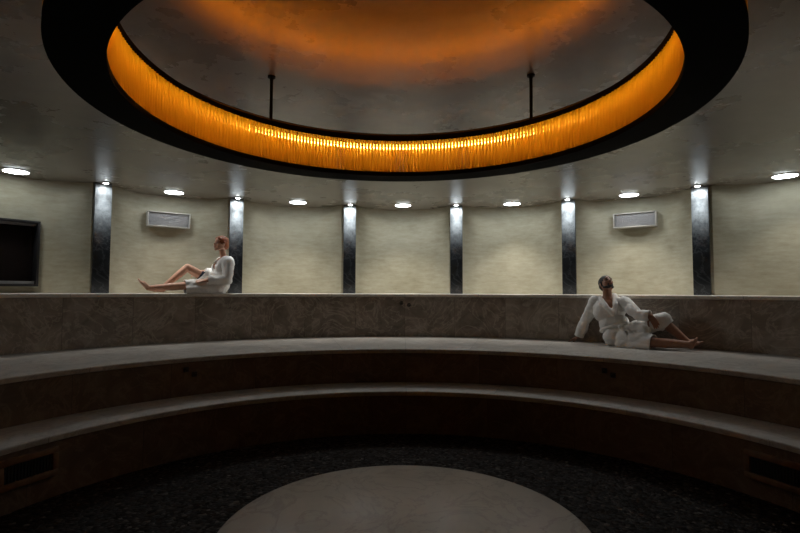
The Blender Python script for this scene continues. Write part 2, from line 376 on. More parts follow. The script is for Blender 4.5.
# recessed round downlights, one in each niche
def make_down():
    t = empty('downlight')
    bm = bmesh.new(); cyl(bm, (0, 0, -0.008), (0, 0, 0.0), 0.140, 48); link('trim_ring', bm, M['white_paint'], t, angle=30)
    bm = bmesh.new(); cyl(bm, (0, 0, -0.013), (0, 0, -0.0085), 0.128, 48); link('lamp', bm, M['disc_light'], t, angle=30)
    return t
d0 = make_down(); first = True
DL = [(16, 171, 18, 'at the left end, near the dark window'), (174, 192, 36, 'above the wall unit near the woman'), (298, 202, 66, 'between the woman\'s pillar and the next pillar'),
      (403, 205, 72, 'in the middle, between the two middle pillars'), (512, 203.5, 72, 'between the man\'s pillar and the middle pillars'),
      (629, 194.5, 64, 'above the wall unit near the man'), (785, 175.5, 30, 'at the right end of the curved row')]
for px, py, E_, where in DL:
    o = d0 if first else copy_tree(d0); first = False
    p = at_z(px, py, Z_CEIL); o.location = p
    tag(o, 'round white recessed downlight in the ceiling ' + where, 'downlight', 'round ceiling downlights')
    spot(p - Vector((0, 0, 0.03)), E_ * 1.45, 84, 1.0, 0.11, (1.0, 0.95, 0.86))

# two white wall units
def make_unit():
    t = empty('wall_vent_unit')
    W, H, D = 0.60, 0.225, 0.13
    bm = bmesh.new(); box(bm, Vector((0, D / 2 + 0.02, 0)), (W, D - 0.04, H), bevel=0.006); link('casing', bm, M['white_paint'], t, angle=30)
    bm = bmesh.new()
    for sx, sz, px_, pz in ((W, 0.016, 0, H / 2 - 0.008), (W, 0.016, 0, -H / 2 + 0.008), (0.016, H - 0.034, -W / 2 + 0.008, 0), (0.016, H - 0.034, W / 2 - 0.008, 0)):
        box(bm, Vector((px_, 0.019, pz)), (sx, 0.04, sz), bevel=0.003)
    link('front_frame', bm, M['white_paint'], t, angle=30)
    bm = bmesh.new(); box(bm, Vector((0, 0.036, 0)), (W - 0.034, 0.012, H - 0.034))
    for i in range(9): box(bm, Vector((0, 0.026, -0.075 + i * 0.0188)), (W - 0.036, 0.010, 0.010))
    link('grille', bm, M['grille_grey'], t, angle=30)
    return t
u1 = make_unit(); u2 = copy_tree(u1)
for o, px, py, lab in ((u1, 167.5, 219.5, 'white rectangular vent unit on the wall above the woman'), (u2, 635.5, 219.5, 'white rectangular vent unit on the wall above the bearded man')):
    p = at_r(px, 6.03, 0); d = ray(px, py); tt = (Vector((p.x, p.y)) - Vector((CAM.x, CAM.y))).length / Vector((d.x, d.y)).length
    p.z = CAM.z + d.z * tt
    kk = round((math.atan2(p.x, p.y) - TH0) / STEP); a = TH0 + kk * STEP
    o.location = p; o.rotation_euler = (0, 0, -a); tag(o, lab, 'vent', 'white wall vent units')

# dark window in the left end niche
win = structure(empty('window_1', wcen, -wa))
bm = bmesh.new()
for c, s in (((0, 0.06, WH / 2 - 0.015), (WW, 0.16, 0.03)), ((0, 0.06, -WH / 2 + 0.015), (WW, 0.16, 0.03)), ((-WW / 2 + 0.015, 0.06, 0), (0.03, 0.16, WH - 0.062)), ((WW / 2 - 0.015, 0.06, 0), (0.03, 0.16, WH - 0.062))):
    box(bm, Vector(c), s, bevel=0.003)
link('window_frame', bm, M['window_frame'], win, angle=30)
bm = bmesh.new(); box(bm, Vector((0, 0.075, -WH / 2 + 0.05)), (WW - 0.065, 0.10, 0.035)); box(bm, Vector((0, 0.075, WH / 2 - 0.045)), (WW - 0.065, 0.10, 0.025)); link('window_sill', bm, M['sill'], win, angle=30)
bm = bmesh.new(); box(bm, Vector((0, 0.115, 0)), (WW - 0.065, 0.012, WH - 0.14)); link('pane', bm, M['pane'], win, smooth=False)

# ------------------------------------------------------------------ ring chandelier
CX, CY = -0.083, -0.053
RO, RI, ZB, ZL, ZT = 1.506, 1.305, EYE + 0.9050, EYE + 1.1835, EYE + 1.2150
ch = empty('ring_chandelier', (CX, CY, ZB)); tag(ch, 'huge black ring chandelier lined with glowing amber glass rods, hanging from the ceiling', 'chandelier')
bm = bmesh.new(); arc_solid(bm, [(RI, 0), (RI, 0.032), (RO, 0.032), (RO, 0)], 0, 2 * PI, 160, True); link('lower_ring', bm, M['black'], ch, angle=30)
hT = ZT - ZB; hL = ZL - ZB
bm = bmesh.new(); arc_solid(bm, [(RI, hL), (RI, hT), (RI + 0.012, hT), (RI + 0.012, hL)], 0, 2 * PI, 160, True)
arc_solid(bm, [(RO - 0.012, hL), (RO - 0.012, hT), (RO, hT), (RO, hL)], 0, 2 * PI, 160, True)
arc_solid(bm, [(RI + 0.0125, hT - 0.012), (RI + 0.0125, hT), (RO - 0.0125, hT), (RO - 0.0125, hT - 0.012)], 0, 2 * PI, 160, True); link('upper_ring', bm, M['black'], ch, angle=30)
LED1, LED2 = RI + 0.085, RO - 0.045
for rr in (LED1, LED2):
    bm = bmesh.new(); arc_solid(bm, [(rr - 0.003, hL - 0.022), (rr - 0.003, hL - 0.006), (rr + 0.003, hL - 0.006), (rr + 0.003, hL - 0.022)], 0, 2 * PI, 120, True)
    link('light_strip', bm, M['led' if rr == LED1 else 'led_out'], ch, angle=30)
NR = 320
def rod_geo(bm, r, a, h0, h1, rad):
    p = polar(r, a); seg = 8
    A = [bm.verts.new((p.x + rad * math.cos(2 * PI * i / seg), p.y + rad * math.sin(2 * PI * i / seg), h0)) for i in range(seg)]
    B = [bm.verts.new((v.co.x, v.co.y, h1)) for v in A]
    for i in range(seg): bm.faces.new((A[i], A[(i + 1) % seg], B[(i + 1) % seg], B[i]))
    bm.faces.new(B); bm.faces.new(list(reversed(A)))
def project(p):
    d = p - CAM; w_ = d.dot(fwd)
    return (400 + FPX * d.dot(rt) / w_, 266.5 - FPX * d.dot(up) / w_) if w_ > 0.05 else None
size = []
for i in range(NR):
    a = 2 * PI * i / NR; p = polar(RI + 0.012, a) + Vector((CX, CY, 0))
    rad = polar(1, a); fc = (Vector((CAM.x - p.x, CAM.y - p.y, 0)).normalized()).dot(-rad)
    q0, q1 = project(p + Vector((0, 0, ZB))), project(p + Vector((0, 0, ZL)))
    s = 0
    if q0 and q1 and fc > 0.05 and q1[1] > 0: s = (q0[1] - q1[1]) ** 2 * fc * (1 if 0 < q1[0] < 800 else 0)
    size.append((s, i))
size.sort(reverse=True); shown = {i for s, i in size[:100]}
rest = bmesh.new()
for i in range(NR):
    a = 2 * PI * i / NR; jit = random.uniform(-0.0012, 0.0012)
    if i in shown:
        bm = bmesh.new(); rod_geo(bm, RI + 0.013 + jit, a, 0.0325, hL + 0.004, 0.0113); link('glass_rod', bm, M['rod'], ch, angle=60)
    else: rod_geo(rest, RI + 0.013 + jit, a, 0.0325, hL + 0.004, 0.0113)
for i in range(366):
    rod_geo(rest, RO - 0.013, 2 * PI * i / 366, 0.0325, hL + 0.004, 0.0113)
link('glass_rod_curtain', rest, M['rod'], ch, angle=60)['kind'] = 'stuff'
RM = (RI + RO) / 2
aP = []
for px in (268, 533):
    d = ray(px, 292); d.z = 0; d.normalize(); ox, oy = CAM.x - CX, CAM.y - CY
    b_h = ox * d.x + oy * d.y; tq = -b_h + math.sqrt(b_h * b_h - (ox * ox + oy * oy - RM * RM))
    aP.append(math.atan2(ox + d.x * tq, oy + d.y * tq))
for a in aP + [PI - aP[0], PI - aP[1]]:              # two posts at the far side, two at the near side
    p = polar(RM, a)
    zt = zceil((p + Vector((CX, CY, 0))).length) - ZB
    bm = bmesh.new(); cyl(bm, (p.x, p.y, hT), (p.x, p.y, zt - 0.012), 0.012, 16)
    rod = link('hanging_rod', bm, M['black'], ch, angle=40)
    bm = bmesh.new(); cyl(bm, (p.x, p.y, zt - 0.0119), (p.x, p.y, zt + 0.004), 0.028, 24); link('ceiling_plate', bm, M['black'], rod, angle=40)

bm = bmesh.new()                                      # added channel, unseen on top of the ring, shapes amber light on the ceiling
arc_solid(bm, [(RI + 0.103, hT + 0.0005), (RI + 0.103, hT + 0.044), (RI + 0.083, hT + 0.044), (RI + 0.083, hT + 0.050), (RI + 0.109, hT + 0.050), (RI + 0.109, hT + 0.0005)], 0, 2 * PI, 160, True)
link('added_light_channel', bm, M['black'], ch, angle=30)
bm = bmesh.new(); arc_solid(bm, [(RI + 0.1000, hT + 0.004), (RI + 0.1000, hT + 0.026), (RI + 0.1025, hT + 0.026), (RI + 0.1025, hT + 0.004)], 0, 2 * PI, 160, True)
link('light_strip', bm, M['led_added'], ch, angle=30)  # added strip, hidden from below, that lights the ceiling orange

# ------------------------------------------------------------------ small fittings in the risers
def on_riser(px, py, r):
    p = at_r(px, r, 0); d = ray(px, py); tt = math.hypot(p.x - CAM.x, p.y - CAM.y) / math.hypot(d.x, d.y); p.z = CAM.z + d.z * tt
    return p, math.atan2(p.x, p.y)
def knob():
    t = empty('wall_fitting')
    bm = bmesh.new(); cyl(bm, (0, 0.008, 0), (0, 0, 0), 0.030, 20); link('plate', bm, M['grille_black'], t, angle=30)
    bm = bmesh.new(); cyl(bm, (0, -0.0005, 0), (0, -0.022, 0), 0.010, 16); cyl(bm, (0, -0.022, 0), (0, -0.034, 0), 0.018, 16, 0.013); link('stem', bm, M['chrome'], t, angle=30)
    return t
k1 = knob(); k2 = copy_tree(k1)
for o, px, py, lab in ((k1, 401.5, 303, 'small shiny round fitting on the marble riser, upper left of its pair'), (k2, 409, 305, 'small shiny round fitting on the marble riser, lower right of its pair')):
    p, a = on_riser(px, py, R_TOP + 0.004); o.location = p; o.rotation_euler = (0, 0, -a); tag(o, lab, 'fitting', 'shiny fittings on the top riser')
def outlet():
    t = empty('riser_fitting')
    bm = bmesh.new(); box(bm, Vector((0, 0.000, 0)), (0.055, 0.010, 0.055), bevel=0.003); link('plate', bm, M['grille_black'], t, angle=30)
    bm = bmesh.new(); cyl(bm, (0, -0.0055, 0), (0, -0.03, -0.006), 0.013, 16); link('spout', bm, M['dark_metal'], t, angle=30)
    return t
n0 = outlet(); first = True
for px, py, lab in ((188, 369.5, 'small dark fitting in the brown riser below the woman, left of its pair'), (196.5, 374, 'small dark fitting in the brown riser below the woman, right of its pair'),
                    (603, 370.5, 'small dark fitting in the brown riser below the man, left of its pair'), (611.5, 375, 'small dark fitting in the brown riser below the man, right of its pair')):
    o = n0 if first else copy_tree(n0); first = False
    p, a = on_riser(px, py, R_MID + 0.004); o.location = p; o.rotation_euler = (0, 0, -a); tag(o, lab, 'fitting', 'dark fittings in the middle riser')
def vent(px0, px1, pyc, H, lab):
    p, a = on_riser((px0 + px1) / 2, pyc, R_LOW)
    q0, q1 = at_r(px0, R_LOW, 0), at_r(px1, R_LOW, 0); W = (q1 - q0).length
    sag = W * W / 8 / R_LOW
    t = empty('riser_grille', p - polar(sag + 0.012, a), -a); tag(t, lab, 'grille', 'framed grilles in the lowest riser')
    bm = bmesh.new(); f = 0.045
    for c, s in (((0, 0.018, H / 2 - f / 2), (W, 0.036, f)), ((0, 0.018, -H / 2 + f / 2), (W, 0.036, f)), ((-W / 2 + f / 2, 0.018, 0), (f, 0.036, H - 2 * f - 0.002)), ((W / 2 - f / 2, 0.018, 0), (f, 0.036, H - 2 * f - 0.002))):
        box(bm, Vector(c), s, bevel=0.004)
    link('frame', bm, M['wood'], t, angle=30)
    bm = bmesh.new(); box(bm, Vector((0, 0.020, 0)), (W - 2 * f - 0.004, 0.006, H - 2 * f - 0.004))
    nb = int((W - 2 * f) / 0.022)
    for i in range(nb): box(bm, Vector((-W / 2 + f + (i + 0.5) * (W - 2 * f) / nb, 0.012, 0)), (0.009, 0.009, H - 2 * f - 0.006))
    link('grille', bm, M['grille_black'], t, angle=30)
vent(5, 65, 467.5, 0.215, 'framed vent grille in the lowest riser, below the dark window end')
vent(738, 812, 472, 0.215, 'framed vent grille in the lowest riser, at the right end')

# ------------------------------------------------------------------ people
def rc(bm, p0, ra, p1, rb, flat=None):
    """Round-ended tapered limb; flat = (axis, factor) squeezes it across an axis."""
    p0, p1 = Vector(p0), Vector(p1); d = p1 - p0; L = max(d.length, 1e-5); q = Vector((0, 0, 1)).rotation_difference(d).to_matrix()
    st = [(-math.cos(t) * ra, math.sin(t) * ra) for t in (0.0, 0.5, 1.0, PI / 2)] + [(L + math.sin(t) * rb, math.cos(t) * rb) for t in (0.0, 0.57, 1.07, PI / 2)]
    sg = 14; rings = []
    for z, r in st:
        if r < 1e-6: rings.append([Vector((0, 0, z))])
        else: rings.append([Vector((r * math.cos(2 * PI * i / sg), r * math.sin(2 * PI * i / sg), z)) for i in range(sg)])
    rings[-1] = [Vector((0, 0, L + rb))]
    ax = Vector(flat[0]).normalized() if flat else None; mid = (p0 + p1) / 2; vr = []
    for ring in rings:
        row = []
        for v in ring:
            w_ = q @ v + p0
            if flat:
                ln = p0 + d * max(0, min(1, (w_ - p0).dot(d) / (L * L))); off = w_ - ln
                w_ = w_ - ax * (off.dot(ax) * (1 - flat[1]))
            row.append(bm.verts.new(w_))
        vr.append(row)
    for A, B in zip(vr, vr[1:]):
        if len(A) == 1: [bm.faces.new((A[0], B[(i + 1) % sg], B[i])) for i in range(sg)]
        elif len(B) == 1: [bm.faces.new((A[i], A[(i + 1) % sg], B[0])) for i in range(sg)]
        else: [bm.faces.new((A[i], A[(i + 1) % sg], B[(i + 1) % sg], B[i])) for i in range(sg)]
def ell(bm, c, radii, rot=None):
    bmesh.ops.create_icosphere(bm, subdivisions=3, radius=1, matrix=Matrix.Translation(c) @ (rot.to_4x4() if rot else Matrix()) @ Matrix.Diagonal((*radii, 1)))
def frame3(x, z):
    x = Vector(x).normalized(); z = Vector(z); y = z.cross(x).normalized(); z = x.cross(y).normalized()
    return Matrix(((x.x, y.x, z.x), (x.y, y.y, z.y), (x.z, y.z, z.z)))
def fuse(bm, voxel, smooth=3):
    """Merge overlapping lumps into one continuous skin."""
    bmesh.ops.recalc_face_normals(bm, faces=bm.faces[:])
    me = bpy.data.meshes.new('tmp'); bm.to_mesh(me); bm.free()
    o = bpy.data.objects.new('tmp', me); COL.objects.link(o)
    r = o.modifiers.new('r', 'REMESH'); r.mode = 'VOXEL'; r.voxel_size = voxel; r.adaptivity = 0
    dg = bpy.context.evaluated_depsgraph_get(); dg.update()
    m2 = bpy.data.meshes.new_from_object(o.evaluated_get(dg))
    bpy.data.objects.remove(o)
    b = bmesh.new(); b.from_mesh(m2)
    for _ in range(smooth): bmesh.ops.smooth_vert(b, verts=b.verts[:], factor=0.5, use_axis_x=True, use_axis_y=True, use_axis_z=True)
    return b
def settle(bm, z):
    for v in bm.verts:
        if v.co.z < z: v.co.z = z + 0.0005
def wrinkle(bm, amp, sc, stretch=None):
    bm.normal_update()
    for v in bm.verts:
        p = v.co * sc
        h = noise.fractal(p, 0.9, 2.0, 3) + 0.6 * math.sin(6 * noise.noise(p * 0.6) + p.z * 1.3)
        v.co += v.normal * (amp * h)
def head_geo(bm, c, f, u, s, female):
    R = frame3(f, u)                                   # columns: forward, left, up
    P = lambda x, y, z: c + R @ (Vector((x, y, z)) * s)
    ell(bm, P(-0.012, 0, 0.035), Vector((0.098, 0.077, 0.083)) * s, R)       # skull
    ell(bm, P(0.020, 0, -0.020), Vector((0.072, 0.064, 0.085)) * s, R)       # face
    jw = 0.040 if female else 0.050
    rc(bm, P(0.035, 0.022, -0.085), 0.024 * s, P(-0.018, jw, -0.05), 0.026 * s); rc(bm, P(0.035, -0.022, -0.085), 0.024 * s, P(-0.018, -jw, -0.05), 0.026 * s)
    ell(bm, P(0.070, 0, -0.098), Vector((0.020, 0.022, 0.018)) * s, R)       # chin
    rc(bm, P(0.086, 0, 0.012), 0.008 * s, P(0.106, 0, -0.026), 0.0115 * s)   # nose
    for sg in (-1, 1):
        ell(bm, P(0.094, sg * 0.011, -0.031), Vector((0.010, 0.008, 0.007)) * s, R)
        rc(bm, P(0.083, sg * 0.014, 0.020), 0.010 * s, P(0.066, sg * 0.046, 0.022), 0.010 * s)   # brow
        ell(bm, P(0.062, sg * 0.042, -0.022), Vector((0.020, 0.018, 0.018)) * s, R)              # cheek
        ell(bm, P(-0.012, sg * 0.080, -0.010), Vector((0.018, 0.008, 0.032)) * s, R)             # ear
    rc(bm, P(0.090, 0.014, -0.056), 0.007 * s, P(0.090, -0.014, -0.056), 0.007 * s)          # lips
    rc(bm, P(0.087, 0.013, -0.068), 0.0075 * s, P(0.087, -0.013, -0.068), 0.0075 * s)
    return P, R
def hand_geo(bm, wrist, d, nrm, side, s, curl):
    """d: along the fingers, nrm: back of the hand, side: +1/-1 the thumb's side."""
    d = Vector(d).normalized(); y = Vector(nrm).cross(d).normalized() * side; nrm = d.cross(y) * 1.0
    if nrm.dot(Vector(nrm)) < 0: nrm = -nrm
    n0 = Vector(nrm).normalized()
    if n0.dot(y.cross(d)) < 0: pass
    for k in range(4):
        o = (1.5 - k) * 0.0195 * s
        base = wrist + d * (0.088 * s) + y * o
        rc(bm, wrist + d * 0.012 * s + y * o * 0.6, 0.0165 * s, base, 0.0120 * s)
    return d, y, n0
def hand(bm, wrist, d, back, thumb, s, curl=0.35, spread=0.05):
    d = Vector(d).normalized(); back = Vector(back); back = (back - d * back.dot(d)).normalized()
    t = d.cross(back); t = t if t.dot(Vector(thumb)) > 0 else -t
    ln = [0.074, 0.084, 0.078, 0.060]
    for k in range(4):
        o = (1.5 - k) * 0.0205 * s
        base = wrist + d * ((0.088 - (0.004 if k == 3 else 0)) * s) + t * o
        rc(bm, wrist + d * 0.010 * s + t * o * 0.6, 0.0165 * s, base, 0.0122 * s)
        dd = (d + t * spread * (1.5 - k)).normalized(); p = base; r = 0.0100 * s
        for j, fr in enumerate((0.45, 0.31, 0.24)):
            ang = curl * (0.6 + 0.7 * j) ; c_, s_ = math.cos(ang), math.sin(ang)
            dd2 = (dd * c_ - back * s_).normalized()
            q = p + dd2 * ln[k] * fr * s; rc(bm, p, r, q, r * 0.9); p = q; r *= 0.9
    b = wrist + d * 0.025 * s + t * 0.026 * s - back * 0.006 * s
    p1 = b + (d * 0.55 + t * 0.75 - back * 0.2).normalized() * 0.042 * s
    p2 = p1 + (d * 0.85 + t * 0.35 - back * 0.3).normalized() * 0.034 * s
    p3 = p2 + (d * 0.95 + t * 0.1 - back * 0.3).normalized() * 0.026 * s
    rc(bm, wrist + d * 0.012 * s, 0.017 * s, b, 0.016 * s); rc(bm, b, 0.0155 * s, p1, 0.012 * s); rc(bm, p1, 0.0115 * s, p2, 0.0105 * s); rc(bm, p2, 0.0105 * s, p3, 0.009 * s)
def foot(bm, ankle, heel, toe, updir, s, inner):
    """ankle joint, heel point, tip of the toes; updir: top of the foot; inner: towards the big toe."""
    heel, toe, ankle = Vector(heel), Vector(toe), Vector(ankle); d = (toe - heel).normalized()
    upv = Vector(updir); upv = (upv - d * upv.dot(d)).normalized(); iv = Vector(inner); iv = (iv - d * iv.dot(d) - upv * iv.dot(upv)).normalized()
    L = (toe - heel).length
    rc(bm, ankle, 0.037 * s, heel + d * 0.035 + upv * 0.032, 0.034 * s)
    rc(bm, ankle - upv * 0.005 + d * 0.012, 0.036 * s, heel + d * (L * 0.62) + upv * 0.036, 0.026 * s)
    rc(bm, heel + d * 0.035 + upv * 0.030, 0.030 * s, heel + d * (L * 0.70) + upv * 0.022 + iv * 0.018, 0.024 * s)
    rc(bm, heel + d * 0.035 + upv * 0.028, 0.028 * s, heel + d * (L * 0.66) + upv * 0.019 - iv * 0.022, 0.020 * s)
    for k in range(5):
        o = 0.033 - 0.0165 * k; ln = L * (0.30 - 0.028 * k) ; b = heel + d * (L * (0.70 - 0.012 * k)) + upv * 0.018 + iv * o
        rc(bm, b, (0.0145 if k == 0 else 0.0110) * s, b + d * (ln - 0.012) + upv * 0.004, (0.0125 if k == 0 else 0.0085) * s)
def tube_cut(bm, pt, d, rad):
    """Cut the cloth clean along a plane near pt and drop what lies beyond it."""
    d = Vector(d).normalized()
    fs = [f for f in bm.faces if (f.calc_center_median() - pt).length < rad]
    es = {e for f in fs for e in f.edges}; vs = {v for f in fs for v in f.verts}
    bmesh.ops.bisect_plane(bm, geom=list(vs) + list(es) + fs, dist=0.0004, plane_co=pt, plane_no=d)
    dead = [f for f in bm.faces if (f.calc_center_median() - pt).dot(d) > 0.0003 and (f.calc_center_median() - pt).length < rad]
    bmesh.ops.delete(bm, geom=dead, context='FACES')
def sleeves(bm, arms, nek, drop, r, voxel, amp, sc):
    """Add each sleeve, open at the cuff, to the robe's mesh."""
    for sh, el, wr in arms:
        b = bmesh.new(); d = (wr - el).normalized()
        rc(b, nek + (sh - nek) * 0.45 - Zv * drop, r[0] * 0.88, sh, r[0]); rc(b, sh, r[0] * 1.02, el, r[1]); rc(b, el, r[1], wr + d * 0.035, r[2])
        b = fuse(b, voxel, 3); wrinkle(b, amp, sc); tube_cut(b, wr - d * 0.008, d, 0.2)
        me = bpy.data.meshes.new('tmp'); b.to_mesh(me); b.free(); bm.from_mesh(me); bpy.data.meshes.remove(me)
def thick(o, t=0.010):
    s = o.modifiers.new('cloth thickness', 'SOLIDIFY'); s.thickness = t; s.offset = 0.0
def part(name, bm, mat, parent):
    o = link(name, bm, mat, None, True); o.parent = parent; o.matrix_parent_inverse = parent.matrix_world.inverted()
    return o
def cloth_band(bm, pts, r, flat_axis, fac):
    for p, q in zip(pts, pts[1:]): rc(bm, p, r, q, r, (flat_axis, fac))

# ---- the woman, profile to the left, on the top ledge
O = at_r(219, 5.50, Z_TOP); F = at_r(138, 5.47, Z_TOP)
U = (F - O).normalized(); V = Vector((-U.y, U.x, 0)); Zv = Vector((0, 0, 1))
if V.dot(CAM - O) < 0: V = -V
W = lambda px, py, v: at_plane(px, py, O, V, v)
pel, wai, che, nek = W(218, 284.5, 0), W(220, 276, 0), W(224, 266, 0), W(223.5, 257.5, 0)
hc_ = W(220.6, 243.8, 0.0)
shN, shF = W(228.5, 262.5, 0.165), W(222, 262, -0.165)
elN, wrN = W(227.5, 280, 0.215), W(207, 280.2, 0.205)
elF, wrF = W(213, 273, -0.215), W(200, 271.5, -0.17)
hiN, hiF = W(217, 286, 0.095), W(217, 285.5, -0.09)
knN, anN = W(184, 286, 0.10), W(149, 288, 0.09)
knF, anF = W(187.5, 267.5, -0.10), W(163, 287.5, -0.09)
bm = bmesh.new()
tw = frame3((U * 0.9 + Zv * 0.35), (nek - pel))       # torso: forward, left, up
ell(bm, pel, (0.115, 0.165, 0.12), tw); ell(bm, wai, (0.095, 0.125, 0.13), tw); ell(bm, che, (0.105, 0.150, 0.15), tw)
rc(bm, che + (nek - che) * 0.55 + V * 0.1, 0.055, che + (nek - che) * 0.55 - V * 0.1, 0.055)
for sg in (1, -1): ell(bm, che + U * 0.085 + V * 0.07 * sg - Zv * 0.03, (0.055, 0.06, 0.06), tw)
rc(bm, che + (nek - che) * 0.3, 0.070, nek, 0.050)
fw = (U * 0.97 + V * 0.20 + Zv * 0.10).normalized()
rc(bm, nek, 0.048, hc_ - fw * 0.018 - Zv * 0.045, 0.046)
HP, HR = head_geo(bm, hc_, fw, Zv - U * 0.08, 0.96, True)
for sh, el, wr in ((shN, elN, wrN), (shF, elF, wrF)):
    rc(bm, nek - Zv * 0.05, 0.05, sh, 0.052); rc(bm, sh, 0.050, el, 0.038); rc(bm, el, 0.038, el + (wr - el) * 0.35, 0.037); rc(bm, el + (wr - el) * 0.35, 0.037, wr, 0.025)
hand(bm, wrN, U * 0.95 - Zv * 0.08 - V * 0.15, Zv * 0.8 + V * 0.5, -V, 0.92, 0.25)
hand(bm, wrF, U * 0.9 - Zv * 0.4, Zv, V, 0.92, 0.35)
for hi_, kn, an in ((hiN, knN, anN), (hiF, knF, anF)):
    rc(bm, hi_, 0.088, kn, 0.056); rc(bm, kn, 0.054, kn + (an - kn) * 0.35, 0.054, ); rc(bm, kn + (an - kn) * 0.35, 0.053, an, 0.035)
foot(bm, anN, W(147.5, 291.6, 0.09), W(136.8, 279.5, 0.105), U * -0.2 + Zv + V * 0.1, 0.92, -V)
foot(bm, anF, W(166, 292.2, -0.09), W(148.5, 291.8, -0.08), Zv, 0.92, V)
bm = fuse(bm, 0.0062, 2); settle(bm, Z_TOP)
wo = link('person', bm, M['skin_woman'], loc=O)
bpy.context.view_layer.update()
tag(wo, 'red-haired woman in a white bathrobe sitting sideways on the top ledge, one knee raised', 'person')
# hair: swept back with a low knot
bm = bmesh.new()
ell(bm, HP(-0.024, 0, 0.045), Vector((0.100, 0.084, 0.084)), HR); ell(bm, HP(-0.058, 0, 0.0), Vector((0.062, 0.076, 0.075)), HR)
ell(bm, HP(-0.085, 0, -0.03), Vector((0.045, 0.055, 0.05)), HR)
for sg in (-1, 1): rc(bm, HP(0.052, sg * 0.045, 0.075), 0.022, HP(-0.02, sg * 0.070, 0.02), 0.024)
bm = fuse(bm, 0.006, 3); wrinkle(bm, 0.003, 26); part('hair', bm, M['hair_red'], wo)
for sg in (-1, 1):
    bm = bmesh.new(); rc(bm, HP(0.0795, sg * 0.020, -0.002), 0.008, HP(0.0745, sg * 0.040, -0.001), 0.006); part('eye', bm, M['eye'], wo)
    bm = bmesh.new(); rc(bm, HP(0.0905, sg * 0.014, 0.026), 0.004, HP(0.073, sg * 0.048, 0.028), 0.0035); part('eyebrow', bm, M['hair_red'], wo)
bm = bmesh.new(); rc(bm, HP(0.0925, 0.013, -0.061), 0.0065, HP(0.0925, -0.013, -0.061), 0.0065); part('lips', bm, M['lips'], wo)
# bathrobe
def robe_woman():
    bm = bmesh.new()
    ell(bm, pel - Zv * 0.01, (0.150, 0.200, 0.150), tw); ell(bm, wai, (0.128, 0.165, 0.14), tw); ell(bm, che, (0.140, 0.185, 0.165), tw)
    rc(bm, che + (nek - che) * 0.55 + V * 0.11, 0.078, che + (nek - che) * 0.55 - V * 0.11, 0.078)
    for sg in (1, -1): ell(bm, che + U * 0.085 + V * 0.07 * sg - Zv * 0.03, (0.070, 0.075, 0.075), tw)
    rc(bm, che + (nek - che) * 0.4 - U * 0.02, 0.088, nek - Zv * 0.012 - U * 0.012, 0.072)
    for sh in (shN, shF): rc(bm, nek - Zv * 0.055, 0.066, sh, 0.066)
    hem = knN + (knN - hiN).normalized() * 0.06
    rc(bm, hiN, 0.105, hem, 0.080); rc(bm, hiN - Zv * 0.05 + V * 0.05, 0.09, knN + V * 0.05 - Zv * 0.05, 0.055)
    rc(bm, hiN + Zv * 0.01, 0.09, W(198, 285, 0.04), 0.07)
    rc(bm, hiF, 0.115, hiF + (knF - hiF) * 0.55, 0.105)
    bm = fuse(bm, 0.0095, 3); wrinkle(bm, 0.0075, 11)
    # open the neck and the V between the lapels
    apex = che + U * 0.12 - Zv * 0.11
    ax = tw.col[2]; fwv = tw.col[0]; lat = tw.col[1]
    dead = []
    for f in bm.faces:
        c = f.calc_center_median() - apex; h = c.dot(ax); s_ = abs(c.dot(lat)); fr = (f.calc_center_median() - che).dot(fwv)
        if h > 0 and s_ < 0.012 + h * 0.36 and fr > 0.015: dead.append(f)
        elif (f.calc_center_median() - nek).length < 0.095 and (f.calc_center_median() - nek).dot(ax) > 0.012: dead.append(f)
    bmesh.ops.delete(bm, geom=list(set(dead)), context='FACES')
    sleeves(bm, ((shN, elN, wrN), (shF, elF, wrF)), nek, 0.055, (0.074, 0.064, 0.056), 0.0085, 0.007, 12)
    tube_cut(bm, knN - (knN - hiN).normalized() * 0.005, knN - hiN, 0.2)
    tube_cut(bm, hiF + (knF - hiF) * 0.56, (knF - hiF) + Zv * 0.15, 0.2)
    settle(bm, Z_TOP + 0.004)
    o = part('bathrobe', bm, M['terry'], wo); thick(o, 0.012); return o, apex, ax, fwv, lat
rb, apex, ax, fwv, lat = robe_woman()
bm = bmesh.new()
for sg in (1, -1):
    pts = [apex + fwv * 0.012, apex + ax * 0.10 + lat * sg * 0.048 + fwv * 0.010, apex + ax * 0.20 + lat * sg * 0.080 - fwv * 0.035, nek + lat * sg * 0.082 - fwv * 0.03 + ax * 0.005, nek - fwv * 0.085 + ax * 0.010]
    cloth_band(bm, pts, 0.034, fwv, 0.55)
rc(bm, nek - fwv * 0.085 + lat * 0.09 - ax * 0.02, 0.045, nek - fwv * 0.085 - lat * 0.09 - ax * 0.02, 0.045, (fwv, 0.7))
bm = fuse(bm, 0.008, 3); wrinkle(bm, 0.003, 14); part('collar', bm, M['terry'], rb)
bm = bmesh.new()
loop = [wai + tw @ Vector((0.138 * math.cos(t), 0.172 * math.sin(t), -0.02)) for t in [2 * PI * i / 28 for i in range(29)]]
cloth_band(bm, loop, 0.026, fwv, 0.8); bm = fuse(bm, 0.008, 2); part('belt', bm, M['terry'], rb)
bm = bmesh.new(); rc(bm, hiF - Zv * 0.01, 0.1, hiF + (knF - hiF) * 0.52, 0.083); rc(bm, hiN, 0.098, hiN + (knN - hiN) * 0.5, 0.08); bm = fuse(bm, 0.009, 2); settle(bm, Z_TOP + 0.002); part('shorts', bm, M['shorts'], wo)

